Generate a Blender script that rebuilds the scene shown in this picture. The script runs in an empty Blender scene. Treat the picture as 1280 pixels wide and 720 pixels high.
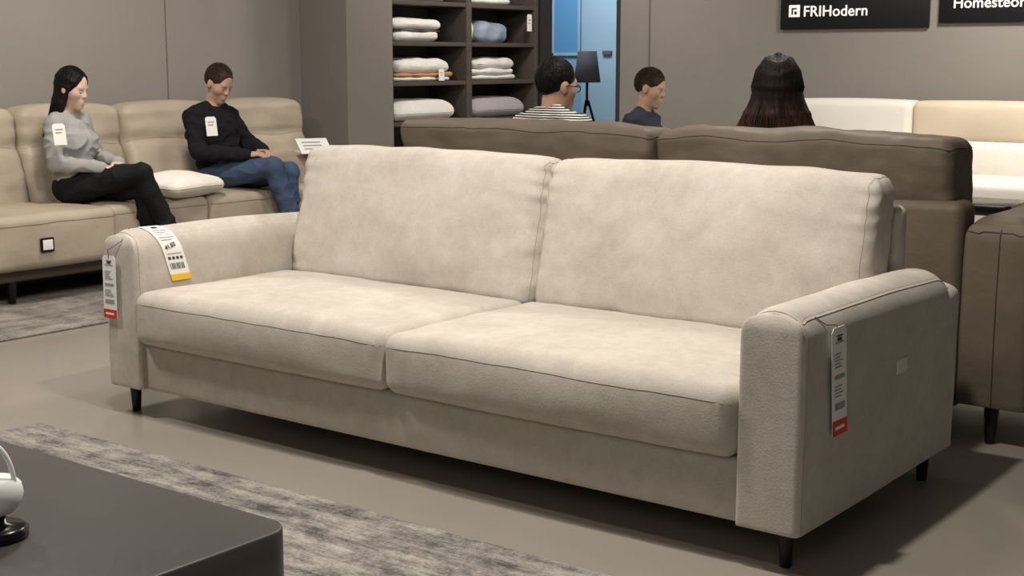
import bpy, math, random
import numpy as np
from mathutils import Vector, Matrix, noise
random.seed(7)
sc = bpy.context.scene
COL = sc.collection
pi = math.pi
# ------------------------------------------------------------------ camera
CX, CY, CH, YAW, PIT, FPX = 1.3394, -2.8576, 1.209, 0.9189, 0.1644, 1720.9
Fh = Vector((-math.cos(YAW), math.sin(YAW), 0)); Rh_ = Vector((math.sin(YAW), math.cos(YAW), 0)); Uz = Vector((0, 0, 1))
Fc = Fh*math.cos(PIT) - Uz*math.sin(PIT); Uc = Uz*math.cos(PIT) + Fh*math.sin(PIT)
cam = bpy.data.objects.new('camera', bpy.data.cameras.new('camera')); COL.objects.link(cam)
m = Matrix((Rh_, Uc, -Fc)).transposed().to_4x4(); m.translation = (CX, CY, CH); cam.matrix_world = m
cam.data.sensor_width = 36; cam.data.lens = 36*FPX/1280; cam.data.clip_end = 60
sc.camera = cam
CP = Vector((CX, CY, CH))
def ray(px, py): return Fc + Rh_*((px-640)/FPX) + Uc*((360-py)/FPX)
def at_x(px, py, x):
    d = ray(px, py); return CP + d*((x-CX)/d.x)
def at_y(px, py, y):
    d = ray(px, py); return CP + d*((y-CY)/d.y)
def at_z(px, py, z):
    d = ray(px, py); return CP + d*((z-CH)/d.z)
# ------------------------------------------------------------------ materials
def lin(c):
    return tuple(((v/255)/12.92 if v/255 <= .04045 else ((v/255+.055)/1.055)**2.4) for v in c)
def mat(name, col, rough=.6, var=.08, scale=6, bump=0, bscale=80, metal=0, spec=.4, sheen=0, stretch=(1,1,1), detail=4, coat=0, emit=0):
    m = bpy.data.materials.new(name); m.use_nodes = True
    nt = m.node_tree; N = nt.nodes; L = nt.links; b = N['Principled BSDF']
    tc = N.new('ShaderNodeTexCoord'); mp = N.new('ShaderNodeMapping'); mp.inputs['Scale'].default_value = stretch
    L.new(tc.outputs['Object'], mp.inputs['Vector'])
    nz = N.new('ShaderNodeTexNoise'); nz.inputs['Scale'].default_value = scale; nz.inputs['Detail'].default_value = detail
    L.new(mp.outputs[0], nz.inputs['Vector'])
    cr = N.new('ShaderNodeValToRGB'); c = lin(col)
    cr.color_ramp.elements[0].position = .3; cr.color_ramp.elements[1].position = .7
    cr.color_ramp.elements[0].color = tuple(max(0, v*(1-var)) for v in c)+(1,)
    cr.color_ramp.elements[1].color = tuple(min(1, v*(1+var)) for v in c)+(1,)
    L.new(nz.outputs['Fac'], cr.inputs['Fac']); L.new(cr.outputs['Color'], b.inputs['Base Color'])
    b.inputs['Roughness'].default_value = rough; b.inputs['Metallic'].default_value = metal
    b.inputs['Specular IOR Level'].default_value = spec
    b.inputs['Sheen Weight'].default_value = sheen; b.inputs['Coat Weight'].default_value = coat
    if emit:
        L.new(cr.outputs['Color'], b.inputs['Emission Color']); b.inputs['Emission Strength'].default_value = emit
    if bump:
        n2 = N.new('ShaderNodeTexNoise'); n2.inputs['Scale'].default_value = bscale; n2.inputs['Detail'].default_value = 3
        L.new(mp.outputs[0], n2.inputs['Vector'])
        bp = N.new('ShaderNodeBump'); bp.inputs['Strength'].default_value = bump; bp.inputs['Distance'].default_value = .01
        L.new(n2.outputs['Fac'], bp.inputs['Height']); L.new(bp.outputs[0], b.inputs['Normal'])
    return m
def suede_mat(name, dark, mid, light):
    m = bpy.data.materials.new(name); m.use_nodes = True
    nt = m.node_tree; N = nt.nodes; L = nt.links; b = N['Principled BSDF']
    tc = N.new('ShaderNodeTexCoord')
    def nz(s, d, r=.55, dist=0):
        n = N.new('ShaderNodeTexNoise'); n.inputs['Scale'].default_value = s; n.inputs['Detail'].default_value = d; n.inputs['Roughness'].default_value = r; n.inputs['Distortion'].default_value = dist
        L.new(tc.outputs['Object'], n.inputs['Vector']); return n.outputs['Fac']
    a, c, f = nz(5.0, 5, .62, .6), nz(24, 4, .65, .3), nz(230, 3)
    m1 = N.new('ShaderNodeMath'); m1.operation = 'MULTIPLY_ADD'; L.new(c, m1.inputs[0]); m1.inputs[1].default_value = .75; L.new(a, m1.inputs[2])
    m2 = N.new('ShaderNodeMath'); m2.operation = 'MULTIPLY_ADD'; L.new(f, m2.inputs[0]); m2.inputs[1].default_value = .60; L.new(m1.outputs[0], m2.inputs[2])
    m3 = N.new('ShaderNodeMath'); m3.operation = 'MULTIPLY'; L.new(m2.outputs[0], m3.inputs[0]); m3.inputs[1].default_value = 1/2.35
    cr = N.new('ShaderNodeValToRGB'); e = cr.color_ramp.elements
    e[0].position = .37; e[0].color = lin(dark)+(1,); e[1].position = .63; e[1].color = lin(light)+(1,)
    k = e.new(.5); k.color = lin(mid)+(1,)
    L.new(m3.outputs[0], cr.inputs['Fac']); L.new(cr.outputs[0], b.inputs['Base Color'])
    b.inputs['Roughness'].default_value = .95; b.inputs['Specular IOR Level'].default_value = .08; b.inputs['Sheen Weight'].default_value = .1; b.inputs['Sheen Roughness'].default_value = .6
    bp = N.new('ShaderNodeBump'); bp.inputs['Strength'].default_value = .2; bp.inputs['Distance'].default_value = .004
    L.new(f, bp.inputs['Height']); L.new(bp.outputs[0], b.inputs['Normal'])
    return m
def rug_mat(name, cols, sx, sy):
    m = bpy.data.materials.new(name); m.use_nodes = True
    nt = m.node_tree; N = nt.nodes; L = nt.links; b = N['Principled BSDF']
    tc = N.new('ShaderNodeTexCoord')
    def nz(st, s, d, r=.7, dist=0):
        mp = N.new('ShaderNodeMapping'); mp.inputs['Scale'].default_value = st
        L.new(tc.outputs['Object'], mp.inputs['Vector'])
        n = N.new('ShaderNodeTexNoise'); n.inputs['Scale'].default_value = s; n.inputs['Detail'].default_value = d; n.inputs['Roughness'].default_value = r; n.inputs['Distortion'].default_value = dist
        L.new(mp.outputs[0], n.inputs['Vector']); return n.outputs['Fac']
    a = nz((sx, sy, 1), 1, 7, .8); c = nz((sy*.9, sx*1.5, 1), 1.3, 6, .78); d = nz((1,1.7,1), 3.0, 5, .68, .3); g = nz((1,1,1), 120, 2)
    def madd(x, w, y):
        q = N.new('ShaderNodeMath'); q.operation = 'MULTIPLY_ADD'; L.new(x, q.inputs[0]); q.inputs[1].default_value = w; L.new(y, q.inputs[2]); return q.outputs[0]
    s = madd(g, .40, madd(d, .85, madd(c, .34, a)))
    m3 = N.new('ShaderNodeMath'); m3.operation = 'MULTIPLY'; L.new(s, m3.inputs[0]); m3.inputs[1].default_value = 1/2.59
    cr = N.new('ShaderNodeValToRGB'); e = cr.color_ramp.elements
    e[0].position = .425; e[0].color = lin(cols[0])+(1,); e[1].position = .57; e[1].color = lin(cols[2])+(1,)
    k = e.new(.49); k.color = lin(cols[1])+(1,)
    L.new(m3.outputs[0], cr.inputs['Fac']); L.new(cr.outputs[0], b.inputs['Base Color'])
    b.inputs['Roughness'].default_value = .95; b.inputs['Specular IOR Level'].default_value = .1
    n2 = nz((1,1,1), 220, 2); bp = N.new('ShaderNodeBump'); bp.inputs['Strength'].default_value = .7; bp.inputs['Distance'].default_value = .005
    L.new(n2, bp.inputs['Height']); L.new(bp.outputs[0], b.inputs['Normal'])
    return m
def stripe_mat(name, c1, c2, freq):
    m = bpy.data.materials.new(name); m.use_nodes = True
    nt = m.node_tree; N = nt.nodes; L = nt.links; b = N['Principled BSDF']
    tc = N.new('ShaderNodeTexCoord'); w = N.new('ShaderNodeTexWave'); w.bands_direction = 'Z'; w.inputs['Scale'].default_value = freq
    w.inputs['Distortion'].default_value = .4; w.inputs['Detail Scale'].default_value = .6
    L.new(tc.outputs['Object'], w.inputs['Vector'])
    cr = N.new('ShaderNodeValToRGB'); cr.color_ramp.interpolation = 'CONSTANT'
    cr.color_ramp.elements[0].color = lin(c1)+(1,); cr.color_ramp.elements[1].color = lin(c2)+(1,); cr.color_ramp.elements[1].position = .62
    L.new(w.outputs['Fac'], cr.inputs['Fac']); L.new(cr.outputs[0], b.inputs['Base Color']); b.inputs['Roughness'].default_value = .9
    return m
def hair_mat(name, root, tip, z0, z1, rough=.5):
    m = bpy.data.materials.new(name); m.use_nodes = True
    nt = m.node_tree; N = nt.nodes; L = nt.links; b = N['Principled BSDF']
    tc = N.new('ShaderNodeTexCoord'); sp = N.new('ShaderNodeSeparateXYZ'); L.new(tc.outputs['Object'], sp.inputs[0])
    mr = N.new('ShaderNodeMapRange'); mr.inputs['From Min'].default_value = z1; mr.inputs['From Max'].default_value = z0; L.new(sp.outputs['Z'], mr.inputs['Value'])
    mp = N.new('ShaderNodeMapping'); mp.inputs['Scale'].default_value = (60, 60, 4); L.new(tc.outputs['Object'], mp.inputs['Vector'])
    nz = N.new('ShaderNodeTexNoise'); nz.inputs['Scale'].default_value = 1.5; L.new(mp.outputs[0], nz.inputs['Vector'])
    ad = N.new('ShaderNodeMath'); ad.operation = 'MULTIPLY'; L.new(mr.outputs[0], ad.inputs[0]); L.new(nz.outputs['Fac'], ad.inputs[1])
    cr = N.new('ShaderNodeValToRGB'); cr.color_ramp.elements[0].position = .12; cr.color_ramp.elements[0].color = lin(root)+(1,); cr.color_ramp.elements[1].position = .62; cr.color_ramp.elements[1].color = lin(tip)+(1,)
    L.new(ad.outputs[0], cr.inputs['Fac']); L.new(cr.outputs[0], b.inputs['Base Color'])
    b.inputs['Roughness'].default_value = rough; b.inputs['Specular IOR Level'].default_value = .16
    bp = N.new('ShaderNodeBump'); bp.inputs['Strength'].default_value = .5; bp.inputs['Distance'].default_value = .006
    L.new(nz.outputs['Fac'], bp.inputs['Height']); L.new(bp.outputs[0], b.inputs['Normal'])
    return m
M = dict(
 suede=suede_mat('cream_suede', (175,167,156), (187,179,168), (197,190,180)),
 suede_seam=mat('cream_seam', (162,153,139), .9, .03, 40, spec=.1),
 patch=mat('stitched_patch', (214,207,195), .8, .03, 40, spec=.2),
 brown=mat('brown_leather', (96,85,72), .6, .10, 5, .25, 22, spec=.3),
 brown_seam=mat('brown_seam', (66,57,47), .7, .1, 20),
 beige=mat('beige_leather', (174,161,143), .5, .07, 4, .2, 26, spec=.4),
 beige_seam=mat('beige_seam', (138,125,109), .6, .1, 20),
 beige_base=mat('dark_beige_base', (84,74,62), .6, .1, 6),
 white_leather=mat('white_leather', (228,224,215), .55, .04, 4, .15, 30),
 cream_leather=mat('pale_beige_leather', (212,197,174), .55, .06, 4, .15, 30),
 black=mat('black_metal', (22,21,20), .4, .1, 8, metal=.2),
 blackp=mat('black_lacquer', (14,14,14), .25, .1, 8),
 wall=mat('taupe_wall', (144,138,132), .8, .03, 2, .1, 30, spec=.25),
 pillar=mat('pillar_paint', (124,118,112), .85, .03, 2, .1, 30, spec=.2),
 groove=mat('panel_joint', (104,98,92), .9, .05, 3),
 jamb=mat('dark_jamb', (60,53,48), .6, .1, 3),
 ceil=mat('ceiling_paint', (150,146,142), .9, .03, 2),
 floor=mat('polished_concrete', (150,143,133), .2, .06, 1.6, .02, 18, spec=.6, detail=6),
 shelf=mat('dark_walnut_laminate', (80,72,66), .55, .12, 4, stretch=(8,1,8)),
 table=mat('charcoal_table', (76,71,68), .42, .05, 6, .04, 200, spec=.45),
 table_base=mat('table_plinth', (38,35,34), .6, .08, 6),
 rug=rug_mat('distressed_grey_rug', ((84,81,79),(136,131,126),(178,172,164)), 3.2, 20),
 rug2=rug_mat('distressed_taupe_rug', ((98,93,89),(130,124,118),(162,155,147)), 12, 3),
 white=mat('white_paper', (236,234,230), .7, .02, 5),
 red=mat('red_ink', (206,50,38), .6, .03, 5), yellow=mat('yellow_ink', (240,190,40), .6, .03, 5),
 ink=mat('dark_ink', (60,58,58), .7, .05, 5), ink2=mat('grey_ink', (150,148,148), .7, .05, 5),
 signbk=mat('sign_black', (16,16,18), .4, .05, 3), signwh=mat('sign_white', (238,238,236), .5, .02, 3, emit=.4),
 ceramic=mat('white_ceramic', (246,244,240), .8, .01, 5, spec=.15),
 blue=mat('blue_wall', (124,162,188), .7, .05, 2), blue2=mat('pale_blue_door', (150,178,196), .6, .05, 2), blue3=mat('deep_blue_pane', (92,148,190), .4, .05, 2, emit=.06),
 lampsh=mat('lamp_fabric', (60,60,66), .8, .06, 20),
 linen=mat('white_linen', (222,219,214), .85, .05, 10, .3, 30), greylin=mat('grey_lilac_linen', (168,161,164), .85, .06, 10, .3, 30),
 bluelin=mat('blue_grey_linen', (140,152,170), .85, .14, 12, .3, 30), tan=mat('tan_blanket', (176,132,86), .85, .1, 14, .4, 40),
 devgrey=mat('grey_band_fabric', (92,90,92), .7, .1, 12),
 skin_a=mat('skin_light', (206,174,156), .6, .04, 12, spec=.25), skin_b=mat('skin_tan', (182,146,126), .6, .05, 12, spec=.25),
 skin_c=mat('skin_warm', (172,136,114), .6, .05, 12, spec=.25),
 lips=mat('lip_skin', (178,130,118), .55, .05, 12), eyew=mat('eye_white', (205,198,190), .3, .02, 5), iris=mat('iris_dark', (34,24,20), .25, .05, 5),
 hair_k=hair_mat('black_hair', (16,14,14), (30,25,23), .4, .9), hair_b=hair_mat('brown_hair', (44,33,25), (66,50,38), .5, .9, .6),
 hair_d=hair_mat('dark_brown_hair', (26,19,16), (98,62,44), .34, .74, .55),
 grey_knit=mat('grey_melange_sweater', (158,156,154), .95, .05, 90, .2, 200, spec=.1), black_knit=mat('black_sweater', (26,26,29), .9, .15, 30, .4, 120, spec=.15),
 navy=mat('dark_slate_shirt', (52,57,66), .9, .12, 20, .3, 80, spec=.15), blk_tr=mat('black_trousers', (22,22,24), .8, .15, 20, .3, 60, spec=.2),
 denim=mat('blue_denim', (66,80,104), .85, .18, 14, .3, 150, spec=.2), stripes=stripe_mat('striped_shirt', (22,22,26), (214,210,204), 32),
 camel=mat('dark_knit', (60,52,50), .9, .1, 30), shoe=mat('dark_shoe', (30,27,26), .5, .1, 10),
 cushion=mat('white_cushion', (230,225,215), .85, .04, 10, .3, 60), pouf=mat('charcoal_pouf', (72,68,66), .9, .1, 20, .3, 80))
# ------------------------------------------------------------------ mesh helpers
def rootloc(p):
    v = Vector((0,0,0))
    while p is not None:
        v += p.location; p = p.parent
    return v
def link(name, geo, mt, parent=None, world=True, smooth=True):
    v, f = geo
    v = np.asarray(v, dtype=float).reshape(-1, 3)
    if parent is not None and world: v = v - np.array(rootloc(parent))
    me = bpy.data.meshes.new(name); me.from_pydata(v.tolist(), [], [tuple(int(i) for i in q) for q in f]); me.update()
    if smooth: me.polygons.foreach_set('use_smooth', [True]*len(me.polygons))
    me.materials.append(M[mt] if isinstance(mt, str) else mt)
    o = bpy.data.objects.new(name, me); COL.objects.link(o)
    if parent is not None: o.parent = parent
    return o
def own(o, base):
    o.data.transform(Matrix.Translation(-Vector(base))); o.location = base; return o
def join(*gs):
    V = []; Fs = []; n = 0
    for v, f in gs:
        v = np.asarray(v, dtype=float).reshape(-1, 3); V.append(v); Fs += [tuple(int(i)+n for i in q) for q in f]; n += len(v)
    return np.concatenate(V), Fs
def tag(o, label, cat, group=None, kind=None):
    o['label'] = label; o['category'] = cat
    if group: o['group'] = group
    if kind: o['kind'] = kind
    return o
def empty(name, loc, label, cat, group=None, rotz=0):
    o = bpy.data.objects.new(name, None); o.empty_display_size = .1; COL.objects.link(o); o.location = loc; o.rotation_euler = (0,0,rotz)
    return tag(o, label, cat, group)
def struct(o):
    o['kind'] = 'structure'; return o
def apts(h, r, ne, nm):
    a = [-(h-r)-r*math.tan(pi/4*(ne-i)/ne) for i in range(ne)]
    mid = list(np.linspace(-(h-r), h-r, nm+1))
    return a+mid+[-x for x in reversed(a)]
def softmap(c, h, r, puff=(0,0,0), deform=None):
    c = Vector(c)
    def f(q):
        inn = [max(-(h[i]-r), min(h[i]-r, q[i])) for i in range(3)]
        d = [q[i]-inn[i] for i in range(3)]; l = math.sqrt(sum(x*x for x in d)) or 1
        p = [inn[i]+r*d[i]/l for i in range(3)]
        u = [p[i]/h[i] for i in range(3)]
        o = list(p)
        for a in range(3):
            if puff[a]: o[a] += u[a]*puff[a]*max(0,1-u[(a+1)%3]**2)*max(0,1-u[(a+2)%3]**2)
        P = Vector(o)
        if deform: P = Vector(deform(P, u))
        return P+c
    return f
def softbox(c, h, r, puff=(0,0,0), ne=3, nm=(1,1,1), deform=None):
    fm = softmap(c, h, r, puff, deform)
    A = [apts(h[i], r, ne, nm[i]) for i in range(3)]; n = [len(a) for a in A]
    V = []; idx = {}; Fs = []
    def vid(i):
        if i not in idx:
            idx[i] = len(V); V.append(tuple(fm((A[0][i[0]], A[1][i[1]], A[2][i[2]]))))
        return idx[i]
    for a in range(3):
        b, c2 = (a+1)%3, (a+2)%3
        for s in (0, n[a]-1):
            for i in range(n[b]-1):
                for j in range(n[c2]-1):
                    q = []
                    for (x, y) in ((i,j),(i+1,j),(i+1,j+1),(i,j+1)):
                        k = [0,0,0]; k[a] = s; k[b] = x; k[c2] = y; q.append(vid(tuple(k)))
                    if s == 0: q.reverse()
                    Fs.append(q)
    return (V, Fs), fm
def bx(x0, x1, y0, y1, z0, z1, r=.003, ne=2):
    h = ((x1-x0)/2, (y1-y0)/2, (z1-z0)/2); r = min(r, min(h)*.9)
    return softbox(((x0+x1)/2, (y0+y1)/2, (z0+z1)/2), h, r, ne=ne)[0]
def plain(x0, x1, y0, y1, z0, z1):
    v = [(x,y,z) for x in (x0,x1) for y in (y0,y1) for z in (z0,z1)]
    return v, [(0,1,3,2),(4,6,7,5),(0,4,5,1),(2,3,7,6),(0,2,6,4),(1,5,7,3)]
def tube(pts, r, n=8, closed=False):
    P = [Vector(p) for p in pts]; k = len(P); rs = r if isinstance(r, (list, tuple)) else [r]*k
    V = []; Fs = []; up = None
    for i in range(k):
        a = P[(i-1)%k] if (closed or i > 0) else P[i]; b = P[(i+1)%k] if (closed or i < k-1) else P[i]
        t = (b-a).normalized()
        if up is None:
            up = Vector((0,0,1)) if abs(t.z) < .9 else Vector((1,0,0))
        u = (up - t*up.dot(t)).normalized(); w = t.cross(u); up = u
        for j in range(n):
            an = 2*pi*j/n; V.append(tuple(P[i]+(u*math.cos(an)+w*math.sin(an))*rs[i]))
    for i in range(k if closed else k-1):
        for j in range(n):
            Fs.append((i*n+j, i*n+(j+1)%n, ((i+1)%k)*n+(j+1)%n, ((i+1)%k)*n+j))
    if not closed:
        Fs.append(tuple(reversed(range(n)))); Fs.append(tuple((k-1)*n+j for j in range(n)))
    return V, Fs
def lathe(c, prof, n=32, capb=True, capt=True):
    V = []; Fs = []; c = Vector(c)
    for r, z in prof:
        for j in range(n):
            a = 2*pi*j/n; V.append((c.x+r*math.cos(a), c.y+r*math.sin(a), c.z+z))
    k = len(prof)
    for i in range(k-1):
        for j in range(n): Fs.append((i*n+j, i*n+(j+1)%n, (i+1)*n+(j+1)%n, (i+1)*n+j))
    if capb: Fs.append(tuple(reversed(range(n))))
    if capt: Fs.append(tuple((k-1)*n+j for j in range(n)))
    return V, Fs
def rslab(x0, x1, y0, y1, z0, z1, rad, bev=.006, n=10):
    def ring(ins, z):
        o = []; r = max(.001, rad-ins)
        for (cx, cy, a0) in ((x1-rad,y1-rad,0),(x0+rad,y1-rad,pi/2),(x0+rad,y0+rad,pi),(x1-rad,y0+rad,1.5*pi)):
            for i in range(n+1):
                a = a0+pi/2*i/n; o.append((cx+r*math.cos(a), cy+r*math.sin(a), z))
        return o
    R = [ring(bev,z0), ring(0,z0+bev), ring(0,z1-bev), ring(bev*.3,z1-bev*.3), ring(bev,z1)]
    V = sum(R, []); k = len(R[0]); Fs = []
    for i in range(len(R)-1):
        for j in range(k): Fs.append((i*k+j, i*k+(j+1)%k, (i+1)*k+(j+1)%k, (i+1)*k+j))
    Fs.append(tuple(reversed(range(k)))); Fs.append(tuple((len(R)-1)*k+j for j in range(k)))
    return V, Fs
def text_geo(s, size, org, ux, uy, depth=.002, bold=0, sp=1):
    cu = bpy.data.curves.new('txt', 'FONT'); cu.body = s; cu.size = size; cu.extrude = depth/2; cu.offset = bold; cu.space_character = sp
    ob = bpy.data.objects.new('txt', cu); COL.objects.link(ob)
    dg = bpy.context.evaluated_depsgraph_get(); dg.update()
    me = bpy.data.meshes.new_from_object(ob.evaluated_get(dg))
    ux, uy = Vector(ux).normalized(), Vector(uy).normalized(); nn = ux.cross(uy); org = Vector(org)
    v = [tuple(org+ux*p.co.x+uy*p.co.y+nn*p.co.z) for p in me.vertices]; f = [tuple(p.vertices) for p in me.polygons]
    bpy.data.objects.remove(ob); bpy.data.curves.remove(cu); bpy.data.meshes.remove(me)
    return v, f
def sstep(a, b, x):
    t = max(0, min(1, (x-a)/(b-a))); return t*t*(3-2*t)
def rnd2(a, b, R, ha, hb):     # rounds the corner where |a| and b are both near their limit
    ax, bz = max(0, abs(a)-(ha-R)), max(0, b-(hb-R))
    if ax > 0 and bz > 0:
        k = max(ax, bz)/math.hypot(ax, bz)
        a = math.copysign(ha-R+ax*k, a); b = hb-R+bz*k
    return a, b
# ------------------------------------------------------------------ room shell
struct(link('floor', plain(-9, 4, -5, 9, -.1, 0), 'floor', smooth=False))
struct(link('ceiling', plain(-9, 4, -5, 9, 2.8, 2.9), 'ceil', smooth=False))
struct(link('wall_left', plain(-5.75, -5.6, -5, 6.3, 0, 2.8), 'wall', smooth=False))
struct(link('wall_pillar', plain(-5.6, -5.16, 3.85, 4.30, 0, 2.8), 'pillar', smooth=False))
DX0, DX1 = -5.33, -4.62
struct(link('wall_back', join(plain(DX1, 4, 6.3, 6.42, 0, 2.8), plain(DX0, DX1, 6.3, 6.42, 2.2, 2.8)), 'wall', smooth=False))
struct(link('trim_1', join(plain(-5.6, DX0, 6.26, 6.42, 0, 2.8), bx(DX1, DX1+.03, 6.285, 6.42, 0, 2.2)), 'jamb', smooth=False))
pj = at_x(208, 60, -5.6); struct(link('trim_2', bx(-5.6, -5.597, pj.y-.004, pj.y+.004, 0, 2.8), 'groove'))
pj = at_y(812, 60, 6.3); struct(link('trim_3', bx(pj.x-.006, pj.x+.006, 6.294, 6.3, 0, 2.8), 'groove'))
struct(link('baseboard_left', bx(-5.6, -5.585, -5, 3.85, 0, .08), 'groove'))
struct(link('baseboard_back', bx(DX1+.03, 4, 6.285, 6.3, 0, .08), 'groove'))
struct(link('wall_far', plain(-9, 4, 8.6, 8.7, 0, 2.8), 'blue', smooth=False))
struct(link('wall_far_left', plain(-8.1, -8, 6.42, 8.6, 0, 2.8), 'blue', smooth=False))
struct(link('wall_far_right', plain(-4.1, -4, 6.42, 8.6, 0, 2.8), 'blue', smooth=False))
a = at_y(694, 66, 8.6); b = at_y(724, 5, 8.6)
w1 = struct(link('window_1', bx(a.x, b.x, 8.585, 8.6, a.z, b.z+.05), 'blue3'))
link('window_frame', join(bx(a.x-.03, a.x, 8.57, 8.6, a.z-.03, b.z+.08), bx(b.x, b.x+.03, 8.57, 8.6, a.z-.03, b.z+.08), bx(a.x-.03, b.x+.03, 8.57, 8.6, a.z-.03, a.z)), 'blue2', w1, world=True)
a = at_y(729, 60, 8.6); b = at_y(800, 60, 8.6)
d1 = struct(link('door_1', bx(a.x, b.x, 8.57, 8.6, 0, 2.1), 'blue2'))
k = at_y(760, 66, 8.57)
link('door_handle', bx(k.x-.05, k.x+.05, 8.54, 8.57, k.z-.02, k.z+.02), 'devgrey', d1)
# ------------------------------------------------------------------ signs
def sign(px0, px1, pyb, text, tpx, tpy, size, logo, label):
    a = at_y(px0, pyb, 6.27); b = at_y(px1, pyb-2, 6.27)
    t = empty('wall_sign', ((a.x+b.x)/2, 6.28, a.z), label, 'sign', 'black wall signs')
    link('board', bx(a.x, b.x, 6.27, 6.30, a.z, a.z+.36), 'signbk', t)
    p = at_y(tpx, tpy, 6.268)
    x = p.x
    if logo:
        s = size*.80
        lg = link('logo', bx(x, x+s, 6.265, 6.27, p.z-.003, p.z-.003+s, .001), 'signwh', t)
        link('logo_mark', bx(x+s*.26, x+s*.72, 6.2635, 6.266, p.z+s*.60, p.z+s*.72, .0005), 'signbk', lg)
        link('logo_mark', bx(x+s*.26, x+s*.40, 6.2635, 6.266, p.z+s*.18, p.z+s*.61, .0005), 'signbk', lg)
        link('logo_mark', bx(x+s*.52, x+s*.74, 6.2635, 6.266, p.z+s*.18, p.z+s*.42, .0005), 'signbk', lg)
        x += s*1.3
    link('lettering', text_geo(text, size, (x, 6.268, p.z), (1,0,0), (0,0,1), .004, size*.011, 1.03), 'signwh', t, smooth=False)
sign(975, 1160, 37, 'FRIHodern', 986, 21, .105, True, 'black wall sign with square white logo and white lettering beginning FRI')
sign(1173, 1345, 29, 'Homesteorn', 1191, 10, .098, False, 'black wall sign reading Homesteorn, cut by the right edge of frame')
# ------------------------------------------------------------------ main cream sofa
W, D, WA, ZB, ZA = 2.6, 1.02, .17, .10, .64
S = empty('sofa', (-W/2, D/2, 0), 'large cream suede two cushion sofa with hanging tags in the foreground', 'sofa')
link('base', softbox((-W/2, .50, .178), (W/2-WA+.01, .475, .083), .02, (0,.004,0), 3, (20,6,2))[0], 'suede', S)
link('back_frame', softbox((-W/2, .965, .445), (W/2-WA+.015, .04, .35), .03, (0,0,0), 3, (20,2,6))[0], 'suede', S)
def wr(P, amp, s): return noise.noise(Vector(P)*s)*amp
for i, (x0, x1) in enumerate(((-W+WA, -W/2), (-W/2, -WA))):
    cx, hx = (x0+x1)/2, (x1-x0)/2+.002
    h = (hx, .36, .0875); c = (cx, .340, .3475)
    def df(P, u, cx=cx):
        z = P.z
        if u[2] > 0: z += .012*u[2]*(1-u[0]**4)*(1-max(0,u[1])**2) + wr((P.x+cx, P.y, 0), .006, 4) + wr((P.x+cx, P.y, 5), .0025, 14)
        y = P.y + (wr((P.x+cx, P.z, 3), .004, 7) if u[1] < -.8 else 0)
        return (P.x, y, z)
    g, fm = softbox(c, h, .042, (0,.015,.019), 5, (34,22,5), df)
    sc_ = link('seat_cushion', g, 'suede', S)
    z0 = .051
    path = [(-hx, h[1]-.05-.62*t, z0) for t in np.linspace(0,1,14)] + [(x, -h[1], z0) for x in np.linspace(-hx, hx, 40)] + [(hx, h[1]-.67+.62*t, z0) for t in np.linspace(0,1,14)]
    link('seam', tube([fm(q) for q in path], .0012, 6), 'suede_seam', sc_)
    hb = (hx+.003, .10, .245); cb = (cx, .80, .645)
    def db(P, u, cx=cx):
        z = P.z+.645; t = (z-.40)/.49
        yc = .795+(.868-.795)*t; k = 1.10-.38*t
        e = abs(u[0])**10; top = max(0, u[2])
        y = yc+P.y*k + (wr((P.x+cx, 0, z), .012, 4.5) + wr((P.x+cx, 2, z), .005, 12))*(1 if P.y < 0 else 0) + .009*e*noise.noise(Vector((P.x*6+cx, P.y*14, z*26)))
        y += .009*e*math.sin(z*120+4*abs(P.x)+cx)*top**1.3
        zz = z - .008*abs(u[0])**6*top + (wr((P.x+cx, P.y, 9), .007, 6) if u[2] > .5 else 0) + (.004*math.sin(P.y*90)*e if u[2] > .3 else 0)
        x = P.x + .005*e*noise.noise(Vector((cx, P.y*20, z*22)))
        return (x, y-.80, zz-.645)
    g, fm = softbox(cb, hb, .052, (0,.036,.008), 6, (54,4,40), db)
    bc = link('back_cushion', g, 'suede', S)
    for s in (-1, 1):
        xx = s*(hb[0]-(.008 if (s == 1) == (i == 0) else .024))
        path = [(xx, -hb[1], z) for z in np.linspace(-hb[2], hb[2], 50)] + [(xx, y, hb[2]) for y in np.linspace(-hb[1], hb[1], 10)] + [(xx, hb[1], z) for z in np.linspace(hb[2], -hb[2], 14)]
        link('seam', tube([fm(q) for q in path], .0012, 6), 'suede_seam', bc)
armmaps = []
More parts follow.
